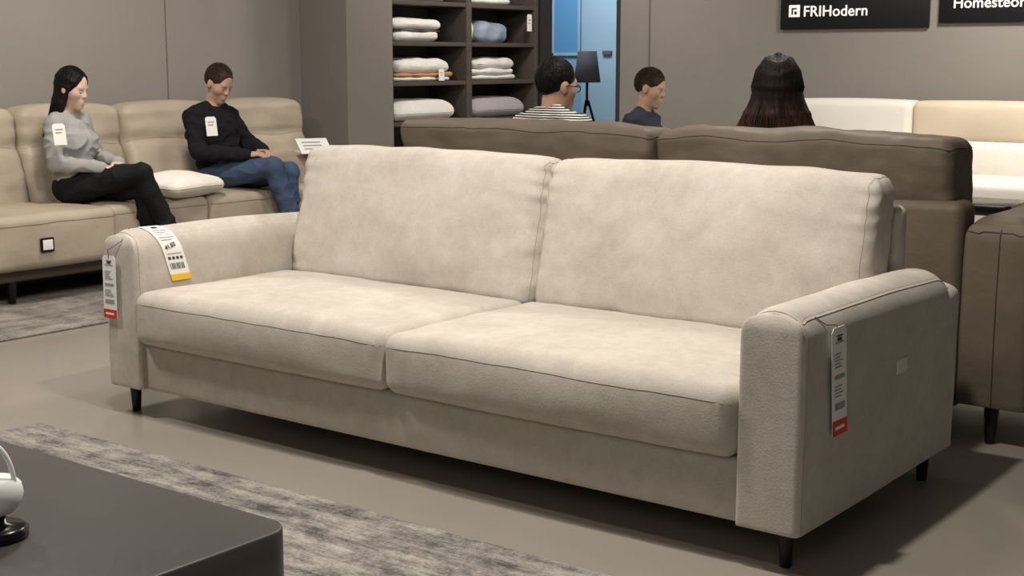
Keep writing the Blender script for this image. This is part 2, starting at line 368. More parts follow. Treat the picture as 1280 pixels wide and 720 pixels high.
for s, cx in ((-1, -W+WA/2), (1, -WA/2)):
    h = (WA/2, D/2, (ZA-ZB)/2); c = (cx, D/2, (ZA+ZB)/2)
    def da(P, u, h=h, cx=cx):
        x, y, z = P
        x, z = rnd2(x, z, .083, h[0], h[2])
        if y > 0: y, z = rnd2(y, z, .15, h[1], h[2])
        else: y, z = rnd2(y, z, .055, h[1], h[2])
        x, yy = rnd2(x, abs(y), .016, h[0], h[1]); y = math.copysign(yy, y)
        x += .008*(x/h[0])*(1-(z/h[2])**2)*(1-u[1]**2)
        z -= .012*sstep(0, 1, u[1])*max(0, z/h[2])
        n_ = wr((x+cx, y, z), .004, 5)
        return (x+n_*.6*x/h[0], y, z+n_*max(0,z/h[2]))
    g, fm = softbox(c, h, .0015, (0,0,0), 1, (36,70,50), da)
    ar = link('arm', g, 'suede', S); armmaps.append((fm, h))
    y0 = -h[1]+.017
    loop = [(h[0]*s, y0, z) for z in np.linspace(-h[2]+.004, h[2], 60)] + [(x*s, y0, h[2]) for x in np.linspace(h[0], -h[0], 36)[1:]] + [(-h[0]*s, y0, z) for z in np.linspace(h[2], -h[2]+.004, 60)[1:]]
    link('seam', tube([fm(q) for q in loop], .0014, 6), 'suede_seam', ar)
    link('seam', tube([fm((s*h[0], y, h[2]-.012)) for y in np.linspace(y0, h[1]-.02, 70)] , .0016, 6), 'suede_seam', ar)
    if s == 1:
        lb = link('side_label', softbox((.0084, .576, .416), (.0022, .034, .019), .002, ne=3)[0], 'patch', ar)
        lb['label'] = 'small pale stitched patch on outer side of the arm'
for x in (-W+.06, -.06):
    for y in (.065, D-.075):
        link('leg', lathe((x, y, 0), [(.013,0),(.015,.004),(.021,.103),(.021,.11)], 20), 'black', S)
# ------------------------------------------------------------------ tags
def hang_tag(label, org, ux, uz, w, h, els, string_to=None, group=None):
    ux, uz, org = Vector(ux).normalized(), Vector(uz).normalized(), Vector(org); nn = ux.cross(uz)
    t = empty('hang_tag', org, label, 'tag', group)
    def quad(u0, u1, v0, v1, off):
        th = .0012
        P = [org+ux*u+uz*v+nn*o for o in (off, off+th) for (u, v) in ((u0,v0),(u1,v0),(u1,v1),(u0,v1))]
        return P, [(3,2,1,0),(4,5,6,7),(0,1,5,4),(1,2,6,5),(2,3,7,6),(3,0,4,7)]
    c = w*.14
    P = [org+ux*u+uz*v+nn*o for o in (0,.0015) for (u,v) in ((-w/2,-h),(w/2,-h),(w/2,-c),(w/2-c,0),(-w/2+c,0),(-w/2,-c))]
    link('paper', (P, [(5,4,3,2,1,0),(6,7,8,9,10,11)]+[(i,(i+1)%6,(i+1)%6+6,i+6) for i in range(6)]), 'white', t, smooth=False)
    for (u0,u1,v0,v1,mt) in els:
        link({'red':'red_band','yellow':'yellow_band','ink':'printed_mark','ink2':'printed_text','white':'band_text'}[mt], quad(-w/2+u0*w, -w/2+u1*w, -v1*h, -v0*h, .0013 if mt in ('red','yellow') else .0016), mt, t, smooth=False)
    if string_to is not None:
        link('string', tube(string_to, .0012, 6), 'ink', t)
    return t
def std_els():
    e = [(.30,.70,.075,.085,'ink'),(.36,.64,.095,.125,'ink'),(.2,.8,.135,.145,'ink2')]
    for i in range(5): e.append((.16, .5+.3*random.random(), .24+.03*i, .248+.03*i, 'ink2'))
    e += [(.16,.84,.44,.475,'ink2')]
    for i in range(4): e.append((.16, .55+.3*random.random(), .54+.03*i, .548+.03*i, 'ink2'))
    e += [(.16,.84,.70,.76,'ink2'),(0,1,.86,1,'red'),(.15,.8,.915,.945,'white')]
    return e
fmR, hR = armmaps[1]; fmL, hL = armmaps[0]
p0 = Vector((.0090, .158, .585))
st = [p0+Vector((.001,.0,-.012)), p0+Vector((.003,-.012,.006)), fmR((hR[0], -hR[1]+.12, hR[2]-.045))+Vector((.003,0,.001)), fmR((hR[0], -hR[1]+.09, hR[2]-.01))+Vector((.002,0,.002))]
hang_tag('long white hang tag with red end on the near right sofa arm', p0+Vector((.003,0,0)), (0,1,0), (0,-.10,1), .082, .27, std_els(), st, 'hang tags on the sofa arms')
p0 = Vector((-2.552, -.012, .553))
st = [p0+Vector((0,-.002,-.010)), p0+Vector((0,-.003,.02)), fmL((.02, -hL[1], hL[2]-.03))+Vector((0,-.004,.0)), fmL((.0, -hL[1]+.05, hL[2]))+Vector((0,0,.003))]
hang_tag('white hang tag with red end on front of far left sofa arm', p0, (1,0,0), (0.02,0,1), .070, .215, std_els(), st, 'hang tags on the sofa arms')
t = empty('price_strip', fmL((hL[0], -hL[1]+.17, 0)), 'white price strip with yellow end draped over the left sofa arm', 'tag')
pq = [(x, hL[2]) for x in np.linspace(0, hL[0], 24)] + [(hL[0], z) for z in np.linspace(hL[2]-.004, hL[2]-.28, 64)]
pc = [fmL((q[0], -hL[1]+.16, q[1])) for q in pq]
cum = [0]
for i in range(1, len(pc)): cum.append(cum[-1]+(pc[i]-pc[i-1]).length)
TOT = .232; SL = .30; YC = -hL[1]+.120; TW = .084
def on_strip(sv, v, off):
    i = max(1, min(len(cum)-1, int(np.searchsorted(cum, sv)))); f = (sv-cum[i-1])/max(1e-6, cum[i]-cum[i-1])
    q = (pq[i-1][0]+(pq[i][0]-pq[i-1][0])*f, pq[i-1][1]+(pq[i][1]-pq[i-1][1])*f)
    p = fmL((q[0], YC+v+SL*sv, q[1])); d = (pc[i]-pc[i-1]).normalized(); nrm_ = Vector((-d.z, 0, d.x))
    if nrm_.x+nrm_.z < 0: nrm_ = -nrm_
    return p+nrm_*off
def strip(s0, s1, v0, v1, off, n=14):
    V = []; Fs = []
    for sv in np.linspace(s0, s1, n): V += [tuple(on_strip(sv, v0, off)), tuple(on_strip(sv, v1, off))]
    for i in range(n-1): Fs.append((2*i, 2*i+2, 2*i+3, 2*i+1))
    return V, Fs
link('paper', strip(0, TOT, -TW/2, TW/2, .003, 36), 'white', t)
link('yellow_band', strip(TOT-.022, TOT, -TW/2, TW/2, .0042, 4), 'yellow', t)
for (s0, s1, v0, v1, mt) in ((.020,.034,-.012,.012,'ink'),(.046,.049,-.03,.03,'ink2'),(.056,.059,-.03,.02,'ink2'),(.066,.069,-.03,.026,'ink2'),(.078,.081,-.03,.03,'ink2'),(.088,.091,-.03,.016,'ink2'),(.136,.139,-.03,.03,'ink2')):
    link('printed_text', strip(s0, s1, v0, v1, .0042, 4), mt, t)
for k_ in range(4): link('icon', strip(.148, .158, -.031+.017*k_, -.020+.017*k_, .0042, 3), 'ink', t)
for k_ in range(9): link('barcode_bar', strip(.170, .192, -.031+.0068*k_, -.031+.0068*k_+(.004 if k_ % 3 else .0025), .0042, 3), 'ink', t)
o = on_strip(.124, -TW/2+.012, .0055); dn = o-on_strip(.10, -TW/2+.012, .0055); up = (-dn).normalized(); ux = Vector((0,1,0)); ux = ux-up*ux.dot(up)
link('price', text_geo('41.52', .021, o, ux, up, .001, .0004), 'ink', t, smooth=False)
# ------------------------------------------------------------------ brown sofa, back to back
B = empty('sofa', (-1.38, 1.9, 0), 'taupe brown leather sofa seen from behind with people seated on it', 'sofa')
BX0, BX1 = -2.50, -.135
BC = (BX0+BX1)/2
link('base', softbox((BC, 1.88, .22), (-(BX0-BX1)/2, .46, .12), .03, ne=3, nm=(20,6,2))[0], 'brown', B)
bf = link('back_frame', softbox((BC, 1.455, .445), (-(BX0-BX1)/2+.002, .07, .325), .035, (0,.008,0), 3, (24,2,8))[0], 'brown', B)
def pipe(fm, plane, parent, mt, r=.0022):
    link('seam', tube([fm(q) for q in plane], r, 6), mt, parent)
for (x0, x1) in ((BX0+.01, -1.284), (-1.268, -.178)):
    cx, hx = (x0+x1)/2, (x1-x0)/2
    h = (hx, .112, .15); c = (cx, 1.515, .818)
    def dbk(P, u, cx=cx):
        e = abs(u[0])**7
        return (P.x, P.y+wr((P.x+cx, P.z, 1), .016, 4)+wr((P.x+cx, P.z*2, 6), .006, 11)+.010*e*noise.noise(Vector((cx, P.x*6, P.z*24)))-.02*u[2], P.z - .010*abs(u[0])**6*max(0,u[2]) + wr((P.x+cx, P.y, 7), .014, 5) + wr((P.x+cx, P.y, 3), .004, 16) + .007*e*noise.noise(Vector((cx, P.y*22, 2))))
    g, fm = softbox(c, h, .042, (0,.022,.012), 5, (60,8,18), dbk)
    bc = link('back_cushion', g, 'brown', B)
    z0 = h[2]-.026
    path = [(-hx, y, z0) for y in np.linspace(h[1], -h[1], 10)] + [(x, -h[1], z0) for x in np.linspace(-hx, hx, 60)] + [(hx, y, z0) for y in np.linspace(-h[1], h[1], 10)]
    pipe(fm, path, bc, 'brown_seam')
    link('seat_cushion', softbox((cx, 2.0, .385), (hx+.03, .35, .07), .045, (0,0,.02), 3, (16,10,3))[0], 'brown', B)
for s, x0, x1 in ((-1, -2.73, -2.50), (1, -.135, .095)):
    h = ((x1-x0)/2, .49, .30); c = ((x0+x1)/2, 1.88, .43)
    def dba(P, u, h=h):
        x, y, z = P
        x, z = rnd2(x, z, .075, h[0], h[2]); y, z = rnd2(y, z, .07, h[1], h[2])
        x, yy = rnd2(x, abs(y), .030, h[0], h[1]); y = math.copysign(yy, y)
        return (x+.008*u[0]*(1-u[2]**2)*(1-u[1]**2), y+wr((x, z, 4), .008, 6)+.010*u[1]*(1-u[0]**2)*(1-u[2]**2), z)
    g, fm = softbox(c, h, .002, (0,0,0), 1, (24,40,32), dba)
    ar = link('arm', g, 'brown', B)
    pipe(fm, [(h[0]*.05, -h[1], z) for z in np.linspace(-h[2], h[2]-.035, 30)], ar, 'brown_seam')
    pipe(fm, [(x, -h[1], h[2]-.045) for x in np.linspace(-h[0], h[0], 24)] + [(h[0], y, h[2]-.045) for y in np.linspace(-h[1], h[1], 30)[1:]], ar, 'brown_seam')
for x in (-2.62, -.03):
    for y in (1.45, 2.28):
        link('leg', lathe((x, y, 0), [(.014,0),(.016,.004),(.024,.13),(.024,.14)], 18), 'black', B)
# ------------------------------------------------------------------ beige leather sofa along the left wall
Lf = empty('sofa', (-5.0, 1.8, 0), 'long beige leather recliner sofa along the left wall', 'sofa')
Y0, Y1 = .05, 3.45
link('base', softbox((-5.01, (Y0+Y1)/2, .22), (.32, (Y1-Y0)/2, .10), .02, ne=3, nm=(3,20,2))[0], 'beige_base', Lf)
for i, (y0, y1) in enumerate(((.05,.80),(.80,1.56),(1.56,2.22),(2.22,2.78),(2.78,3.15))):
    fx = -4.61 if i < 2 else -4.66
    h = ((fx+5.22)/2, (y1-y0)/2, .135); c = ((fx-5.22)/2, (y0+y1)/2, .32)
    g, fm = softbox(c, h, .038, (.010,.004,.014), 4, (14,18,6), lambda P, u, cy=c[1]: (P.x+wr((P.y+cy, P.z, 2), .006, 9), P.y, P.z + (wr((P.x, P.y+cy, 0), .008, 7) if u[2] > 0 else 0)))
    s1 = link('seat_cushion', g, 'beige', Lf)
    link('seam', tube([fm((h[0], y, h[2]-.045)) for y in np.linspace(-h[1], h[1], 24)], .0022, 6), 'beige_seam', s1)
for i, (y0, y1) in enumerate(((.05,.76),(.76,1.44),(1.44,2.12),(2.12,2.84),(2.84,3.56))):
    h = (.11, (y1-y0)/2-.004, .275); c = (-5.26, (y0+y1)/2, .685)
    def dl(P, u, cy=c[1]):
        z = u[2]
        x = P.x - .17*(z*.5+.5) + .06*max(0, z)**2 - .018*math.exp(-((z-.24)/.12)**2)
        x += wr((P.y+cy, P.z, 1), .014, 6) + .014*abs(u[1])**6*noise.noise(Vector((cy, P.z*16, 0))) + .005*noise.noise(Vector((P.y*5+cy, P.z*20, 3)))
        return (x, P.y, P.z - .024*abs(u[1])**4*max(0,z))
    g, fm = softbox(c, h, .055, (.044,0,.012), 5, (4,24,30), dl)
    b1 = link('back_cushion', g, 'beige', Lf)
    link('seam', tube([fm((h[0], y, .064+.012*math.sin(y*9+i))) for y in np.linspace(-h[1], h[1], 24)], .0016, 6), 'beige_seam', b1)
link('arm', softbox((-5.0, 3.30, .405), (.34, .145, .215), .05, (.01,.01,.015), 4, (10,4,8))[0], 'beige', Lf)
cpz = at_x(59, 306, -4.595)
cpn = link('control_panel', softbox((-4.594, cpz.y, cpz.z), (.006, .038, .036), .005, ne=3)[0], 'blackp', Lf); cpn['label'] = 'small square touch control panel on the seat front'
link('screen', bx(-4.588, -4.586, cpz.y-.028, cpz.y+.028, cpz.z-.024, cpz.z+.026, .001), 'white', cpn)
for y in (.99, 2.2, 3.3):
    for x in (-4.72, -5.26):
        link('leg', lathe((x, y, 0), [(.016,0),(.018,.004),(.026,.12),(.026,.13)], 16), 'black', Lf)
h = (.17, .21, .05); PCN = Vector((-4.78, 2.10, .526))
g, fm = softbox((0,0,0), h, .04, (0,0,.022), 4, (14,16,3), lambda P, u: (P.x, P.y, P.z*(1-.45*max(abs(u[0]),abs(u[1]))**4)+wr((P.x, P.y, 1), .006, 9)))
R = Matrix.Rotation(.18, 3, 'Z') @ Matrix.Rotation(.06, 3, 'Y')
cu = link('throw_pillow', ([tuple(R @ Vector(p)+PCN) for p in g[0]], g[1]), 'cushion'); own(cu, (PCN.x, PCN.y, .47)); tag(cu, 'white throw pillow lying between the two people on the beige sofa', 'pillow')
ring = [(h[0], y, 0) for y in np.linspace(-h[1], h[1], 20)] + [(x, h[1], 0) for x in np.linspace(h[0], -h[0], 16)] + [(-h[0], y, 0) for y in np.linspace(h[1], -h[1], 20)] + [(x, -h[1], 0) for x in np.linspace(-h[0], h[0], 16)]
link('piping', tube([tuple(R @ fm(q)+PCN) for q in ring], .004, 6, True), 'cream_leather', cu)
bq = at_x(394, 188, -4.80)
bt = empty('brochure', (-4.80, bq.y, .638), 'white folded brochure lying on the far arm of the beige sofa', 'brochure')
def leaf(a, x0=-.10, x1=.10, v0=0, v1=.16, off=0, th=.003):
    v = [Vector((x, y, off)) for (x, y) in ((x0,v0),(x1,v0),(x1,v1),(x0,v1))]
    Rm = Matrix.Rotation(1.1, 3, 'Z') @ Matrix.Rotation(a, 3, 'X')
    o = Vector((-4.76, bq.y-.02, .642))
    top = [tuple(Rm @ p + o) for p in v]; bot = [tuple(Rm @ (p+Vector((0,0,-th))) + o) for p in v]
    return bot+top, [(3,2,1,0),(4,5,6,7),(0,1,5,4),(1,2,6,5),(2,3,7,6),(3,0,4,7)]
link('page', leaf(.06), 'white', bt, smooth=False); cv = link('cover', leaf(.55), 'white', bt, smooth=False)
for k_ in range(3): link('printed_text', leaf(.55, -.07, .05, .04+.035*k_, .052+.035*k_, .001, .001), 'ink2', cv, smooth=False)
# ------------------------------------------------------------------ pale sofa by the back wall
Cs = empty('sofa', (-1.0, 5.7, 0), 'pale cream sofa against the back wall under the signs', 'sofa')
link('base', softbox((-1.0, 5.72, .24), (1.92, .42, .13), .03, ne=3, nm=(20,4,2))[0], 'white_leather', Cs)
for i, (x0, x1) in enumerate(((-2.92,-2.06),(-2.06,-1.0),(-1.0,.9))):
    cx, hx = (x0+x1)/2, (x1-x0)/2
    link('seat_cushion', softbox((cx, 5.55, .425), (hx, .30, .065), .04, (0,0,.02), 3, (14,8,3))[0], 'white_leather', Cs)
    if i == 0:
        link('back_cushion', softbox((cx, 5.98, .70), (hx, .13, .245), .05, (0,.02,.01), 4, (14,3,10))[0], 'white_leather', Cs)
    else:
        link('back_cushion', softbox((cx, 5.93, .575), (hx, .13, .12), .045, (0,.02,.005), 4, (14,3,6))[0], 'white_leather', Cs)
        hd = link('headrest', softbox((cx, 5.99, .815), (hx, .12, .13), .045, (0,.02,.008), 4, (14,3,6))[0], 'cream_leather', Cs); hd['label'] = 'beige upper back cushion'
for x in (-2.8, .8):
    for y in (5.38, 6.05): link('leg', lathe((x, y, 0), [(.016,0),(.022,.12)], 14), 'black', Cs)
tp = at_y(1240, 252, 3.7)
St = empty('side_table', (tp.x, tp.y, 0), 'small black side table beyond the arm of the brown sofa', 'table')
link('table_top', rslab(tp.x-.22, tp.x+.14, tp.y-.18, tp.y+.18, tp.z-.05, tp.z, .03), 'blackp', St)
for sx in (-.2, .12):
    for sy in (-.16, .16): link('leg', bx(tp.x+sx-.012, tp.x+sx+.012, tp.y+sy-.012, tp.y+sy+.012, 0, tp.z-.048), 'black', St)
# ------------------------------------------------------------------ shelving
Sh = empty('shelf_unit', (-5.4, 5.18, 0), 'dark open shelf unit stacked with folded bedding beside the pillar', 'shelf')
YS0, YS1, YD = 4.31, 6.05, 5.19
for y in (YS0+.02, YS1-.02): link('side_panel', bx(-5.59, -5.20, y-.02, y+.02, 0, 2.5), 'shelf', Sh)
link('divider', bx(-5.57, -5.20, YD-.03, YD+.03, .04, 2.5), 'shelf', Sh)
link('back_panel', bx(-5.595, -5.575, YS0+.03, YS1-.03, .04, 2.5), 'shelf', Sh)
ZSH = [.22, .495, .772, 1.055, 1.335, 1.62, 1.90, 2.2]
for z in ZSH:
    link('shelf_board', bx(-5.575, -5.205, YS0+.038, YD-.03, z-.03, z), 'shelf', Sh); link('shelf_board', bx(-5.575, -5.205, YD+.03, YS1-.038, z-.03, z), 'shelf', Sh)
def folded(name, label, cat, y0, y1, z, layers, mt, group, depth=.30, xf=-5.225, sag=.5, lump=.014):
    t = empty(name, (xf-depth/2, (y0+y1)/2, z), label, cat, group); zz = z+.001
    for i, hgt in enumerate(layers):
        mm = mt[i % len(mt)] if isinstance(mt, (list, tuple)) else mt
        jy = random.uniform(-.02,.02); jx = random.uniform(-.02, .0); sd = random.uniform(0,50); w_ = random.uniform(.84, 1)
        g, _ = softbox((xf-depth/2+jx, (y0+y1)/2+jy, zz+hgt/2), (depth/2, (y1-y0)/2*w_, hgt/2), min(hgt*.47,.05), (.01,.01,hgt*.14), 4, (8,20,5), lambda P, u: (P.x+wr((P.y, P.z, sd), .016, 9), P.y, P.z*(1-.4*sag*abs(u[1])**4)+(wr((P.x, P.y, sd), lump, 8) if P.z > 0 else 0)))
        link('fold', g, mm, t); zz += hgt*.94
    return t
def pillow(label, y0, y1, z, hh, mt, group, xf=-5.22, depth=.32):
    h = (depth/2, (y1-y0)/2, hh/2)
    g, fm = softbox((xf-depth/2, (y0+y1)/2, z+hh/2+.002), h, hh*.42, (0,0,hh*.04), 4, (10,14,3), lambda P, u: (P.x, P.y, P.z*(1-.5*max(abs(u[0]),abs(u[1]))**5)+wr((P.x*1, P.y+y0, z), .006, 8) - .25*hh*max(abs(u[0]),abs(u[1]))**5*.5))
    o = link('pillow', g, mt); own(o, (xf-depth/2, (y0+y1)/2, z)); tag(o, label, 'pillow', group)
    link('piping', tube([fm(q) for q in [(h[0], y, 0) for y in np.linspace(-h[1], h[1], 20)]], .0035, 6), mt, o)
gS = 'bedding on the shelf unit'
folded('folded_duvet', 'grey banded white duvet roll on upper left shelf', 'duvet', YS0+.05, YS0+.62, ZSH[4], [.075,.014,.075], ['linen','devgrey','linen'], gS)
folded('folded_blanket', 'folded blue grey blanket beside white linen on upper right shelf', 'blanket', YD+.12, YD+.56, ZSH[4], [.14], ['bluelin'], gS, lump=.03)
folded('folded_towel', 'white folded linen leaning beside blue blanket on upper right shelf', 'linen', YD+.035, YD+.105, ZSH[4], [.15], 'linen', gS, lump=.004)
folded('folded_blanket', 'white quilt over folded tan blanket on middle left shelf', 'blanket', YS0+.06, YS0+.74, ZSH[3], [.03,.03,.095], ['linen','tan','linen'], gS)
folded('towel_stack', 'stack of folded white towels on middle right shelf', 'towels', YD+.06, YD+.62, ZSH[3], [.04,.05,.075], 'linen', gS)
pillow('plump white pillow on the lower left shelf', YS0+.05, YS0+.76, ZSH[2], .15, 'linen', gS)
pillow('grey lilac pillow on the lower right shelf', YD+.06, YD+.74, ZSH[2], .15, 'greylin', gS)
folded('folded_duvet', 'white folded duvet on top left shelf at the frame edge', 'duvet', YS0+.06, YS0+.66, ZSH[5], [.04,.05], ['greylin','linen'], gS)
folded('folded_duvet', 'white folded duvet on top right shelf at the frame edge', 'duvet', YD+.06, YD+.56, ZSH[5], [.05,.05], ['linen','greylin'], gS)
q = at_x(552, 86, -5.198)
hang_tag('small white tag hanging from the quilt on the middle shelf', (-5.200, q.y, q.z), (0,1,0), (0,0,1), .06, .085, [(.2,.8,.3,.36,'ink2'),(.2,.7,.5,.55,'ink2')], None, 'tags on the shelf unit')
q = at_x(662, 18, -5.196)
hang_tag('white tag hanging on the right upright of the shelf unit', (-5.198, q.y, q.z), (0,1,0), (0,0,1), .06, .13, [(.2,.8,.3,.36,'ink2'),(.2,.7,.5,.55,'ink2')], None, 'tags on the shelf unit')
Lp = at_y(734, 84, 7.4)
FL = empty('floor_lamp', (Lp.x, Lp.y, 0), 'tripod floor lamp with dark drum shade in the blue doorway', 'lamp')
top = at_y(728, 64, 7.4).z; bot = at_y(728, 103, 7.4).z
link('lamp_shade', lathe((Lp.x, Lp.y, bot), [(.118,0),(.120,.004),(.084,top-bot),(.080,top-bot)], 32, True, True), 'lampsh', FL)
link('pole', tube([(Lp.x, Lp.y, .80), (Lp.x, Lp.y, bot+.02)], .012, 10), 'black', FL)
for k in range(3):
    a = 2*pi*k/3+.5; link('leg', tube([(Lp.x+.01*math.cos(a), Lp.y+.01*math.sin(a), .85), (Lp.x+.26*math.cos(a), Lp.y+.26*math.sin(a), .008)], [.012,.008], 8), 'black', FL)
# ------------------------------------------------------------------ rugs
r1 = link('area_rug', rslab(-2.63, .45, -2.35, -.262, 0, .012, .01, .004, 3), 'rug'); own(r1, (-1.1, -1.3, 0)); tag(r1, 'grey distressed area rug under the dark coffee table', 'rug')
r2 = link('area_rug', rslab(-5.2, -3.97, -1.2, 2.9, 0, .012, .01, .004, 3), 'rug2'); own(r2, (-4.5, .85, 0)); tag(r2, 'worn grey rug under the beige sofa by the left wall', 'rug')
# ------------------------------------------------------------------ coffee table and ornament
T = empty('coffee_table', (-1.15, -1.75, .012), 'low charcoal coffee table with rounded corners in the front corner', 'table')
link('table_top', rslab(-1.9, -.415, -2.3, -1.20, .275, .38, .06, .005, 14), 'table', T)
link('plinth', rslab(-1.7, -.64, -2.1, -1.40, .012, .277, .06, .004, 10), 'table_base', T)
bc = at_z(-6, 672, .38)
Bo = empty('table_ornament', (bc.x, bc.y, .38), 'white pot with looped handle on round black stand upon the coffee table', 'ornament')
link('stand', lathe((bc.x, bc.y, .38), [(.053,0),(.057,.004),(.057,.016),(.05,.022),(.022,.028),(.018,.05)], 40), 'blackp', Bo)
link('pot', lathe((bc.x, bc.y, .420), [(.012,.0),(.034,.007),(.047,.022),(.052,.040),(.049,.056),(.040,.066),(.02,.070),(.001,.071)], 40, True, True), 'ceramic', Bo)
dirv = Vector((Rh_.x, Rh_.y, 0))
hp = [Vector((bc.x, bc.y, .470))+dirv*(.040*math.cos(a))+Vector((0,0,.080*math.sin(a))) for a in np.linspace(0, pi, 22)]
link('handle', tube(hp, .0045, 10), 'ceramic', Bo)
# ------------------------------------------------------------------ people: signed-distance bodies meshed with surface nets
def surfnet(Dg, lo, h):
    S_ = Dg < 0; nx, ny, nz = Dg.shape
    c = np.zeros((nx-1, ny-1, nz-1), dtype=np.int8)
    offs = [(i,j,k) for i in (0,1) for j in (0,1) for k in (0,1)]
    for (i,j,k) in offs: c += S_[i:nx-1+i, j:ny-1+j, k:nz-1+k]
    mask = (c > 0) & (c < 8); I = np.argwhere(mask)
    idx = np.full(mask.shape, -1, dtype=np.int32); idx[mask] = np.arange(len(I))
    val = {o: Dg[I[:,0]+o[0], I[:,1]+o[1], I[:,2]+o[2]] for o in offs}
    sm = np.zeros((len(I),3)); ct = np.zeros(len(I))
    for o in offs:
        for ax in range(3):
            if o[ax] == 0:
                o2 = list(o); o2[ax] = 1; o2 = tuple(o2); d0, d1 = val[o], val[o2]
                mm = (d0 < 0) != (d1 < 0); t = np.where(mm, d0/np.where(mm, d0-d1, 1), 0)
                p = np.tile(np.array(o, float), (len(I),1)); p[:,ax] += t
                sm += p*mm[:,None]; ct += mm
    V = (I+sm/ct[:,None])*h+np.array(lo)
    Fs = []
    for ax in range(3):
        b, c2 = (ax+1)%3, (ax+2)%3
        sl0 = [slice(1,-1)]*3; sl1 = [slice(1,-1)]*3
        sl0[ax] = slice(0,-1); sl1[ax] = slice(1,None)
        s0, s1 = S_[tuple(sl0)], S_[tuple(sl1)]
        for (cond, flip) in ((s0 & ~s1, False), (~s0 & s1, True)):
            E = np.argwhere(cond)
            if not len(E): continue
            E[:,b] += 1; E[:,c2] += 1
            qs = []
            for (x, y) in ((-1,-1),(0,-1),(0,0),(-1,0)):
                e = E.copy(); e[:,b] += x; e[:,c2] += y; qs.append(idx[e[:,0],e[:,1],e[:,2]])
            Q = np.stack(qs, 1)
            if flip: Q = Q[:, ::-1]
            Fs += Q.tolist()
    return V, Fs
class Field:
    def __init__(s, lo, hi, h):
        s.lo = np.array(lo, float); s.h = h; s.n = np.ceil((np.array(hi)-s.lo)/h).astype(int)+1
        s.D = np.ones(s.n, dtype=np.float32)
        s.ax = [(s.lo[i]+h*np.arange(s.n[i])).astype(np.float32) for i in range(3)]
    def sub(s, lo, hi):
        a = [int(np.clip(np.floor((lo[i]-s.lo[i])/s.h), 0, s.n[i])) for i in range(3)]; b = [int(np.clip(np.ceil((hi[i]-s.lo[i])/s.h)+1, 0, s.n[i])) for i in range(3)]
        sl = tuple(slice(x, y) for x, y in zip(a, b))
        X = s.ax[0][sl[0]][:,None,None]; Y = s.ax[1][sl[1]][None,:,None]; Z = s.ax[2][sl[2]][None,None,:]
        return sl, X, Y, Z
    def comb(s, sl, d, k, op):
        A = s.D[sl]
        if A.size == 0: return
        if op == 'u': h_ = np.maximum(k-np.abs(A-d), 0)/k; s.D[sl] = np.minimum(A, d)-h_*h_*k*.25
        else:
            d = -d; h_ = np.maximum(k-np.abs(A-d), 0)/k; s.D[sl] = np.maximum(A, d)+h_*h_*k*.25
    def cone(s, a, b, ra, rb, k=.02, op='u', g=0):
        a, b = np.array(a, float), np.array(b, float); ra += g; rb += g; p = k+3*s.h+max(ra, rb)
        sl, X, Y, Z = s.sub(np.minimum(a,b)-p, np.maximum(a,b)+p)
        ab = b-a; L2 = max(1e-9, float(ab@ab))
        t = np.clip(((X-a[0])*ab[0]+(Y-a[1])*ab[1]+(Z-a[2])*ab[2])/L2, 0, 1)
        d = np.sqrt((X-a[0]-t*ab[0])**2+(Y-a[1]-t*ab[1])**2+(Z-a[2]-t*ab[2])**2)-(ra+(rb-ra)*t)
        s.comb(sl, d, k, op)
    def ell(s, c, r, R=None, k=.02, op='u', g=0):
        c = np.array(c, float); r = np.array(r, float)+g; R = np.eye(3) if R is None else np.array(R); p = k+3*s.h+max(r)
        sl, X, Y, Z = s.sub(c-p, c+p)
        x, y, z = X-c[0], Y-c[1], Z-c[2]
        q = [R[0,i]*x+R[1,i]*y+R[2,i]*z for i in range(3)]
        k0 = np.sqrt(sum((q[i]/r[i])**2 for i in range(3))); k1 = np.sqrt(sum((q[i]/r[i]**2)**2 for i in range(3)))+1e-6
        s.comb(sl, k0*(k0-1)/k1, k, op)
    def half(s, o, n, k=.01):
        X, Y, Z = s.ax[0][:,None,None], s.ax[1][None,:,None], s.ax[2][None,None,:]
        d = -((X-o[0])*n[0]+(Y-o[1])*n[1]+(Z-o[2])*n[2])
        s.comb((slice(None),)*3, d+np.zeros_like(s.D), k, 's')
    def mesh(s): return surfnet(s.D, s.lo, s.h)
def V3(*a): return np.array(a, float)
def nrm(v): v = np.array(v, float); return v/np.linalg.norm(v)
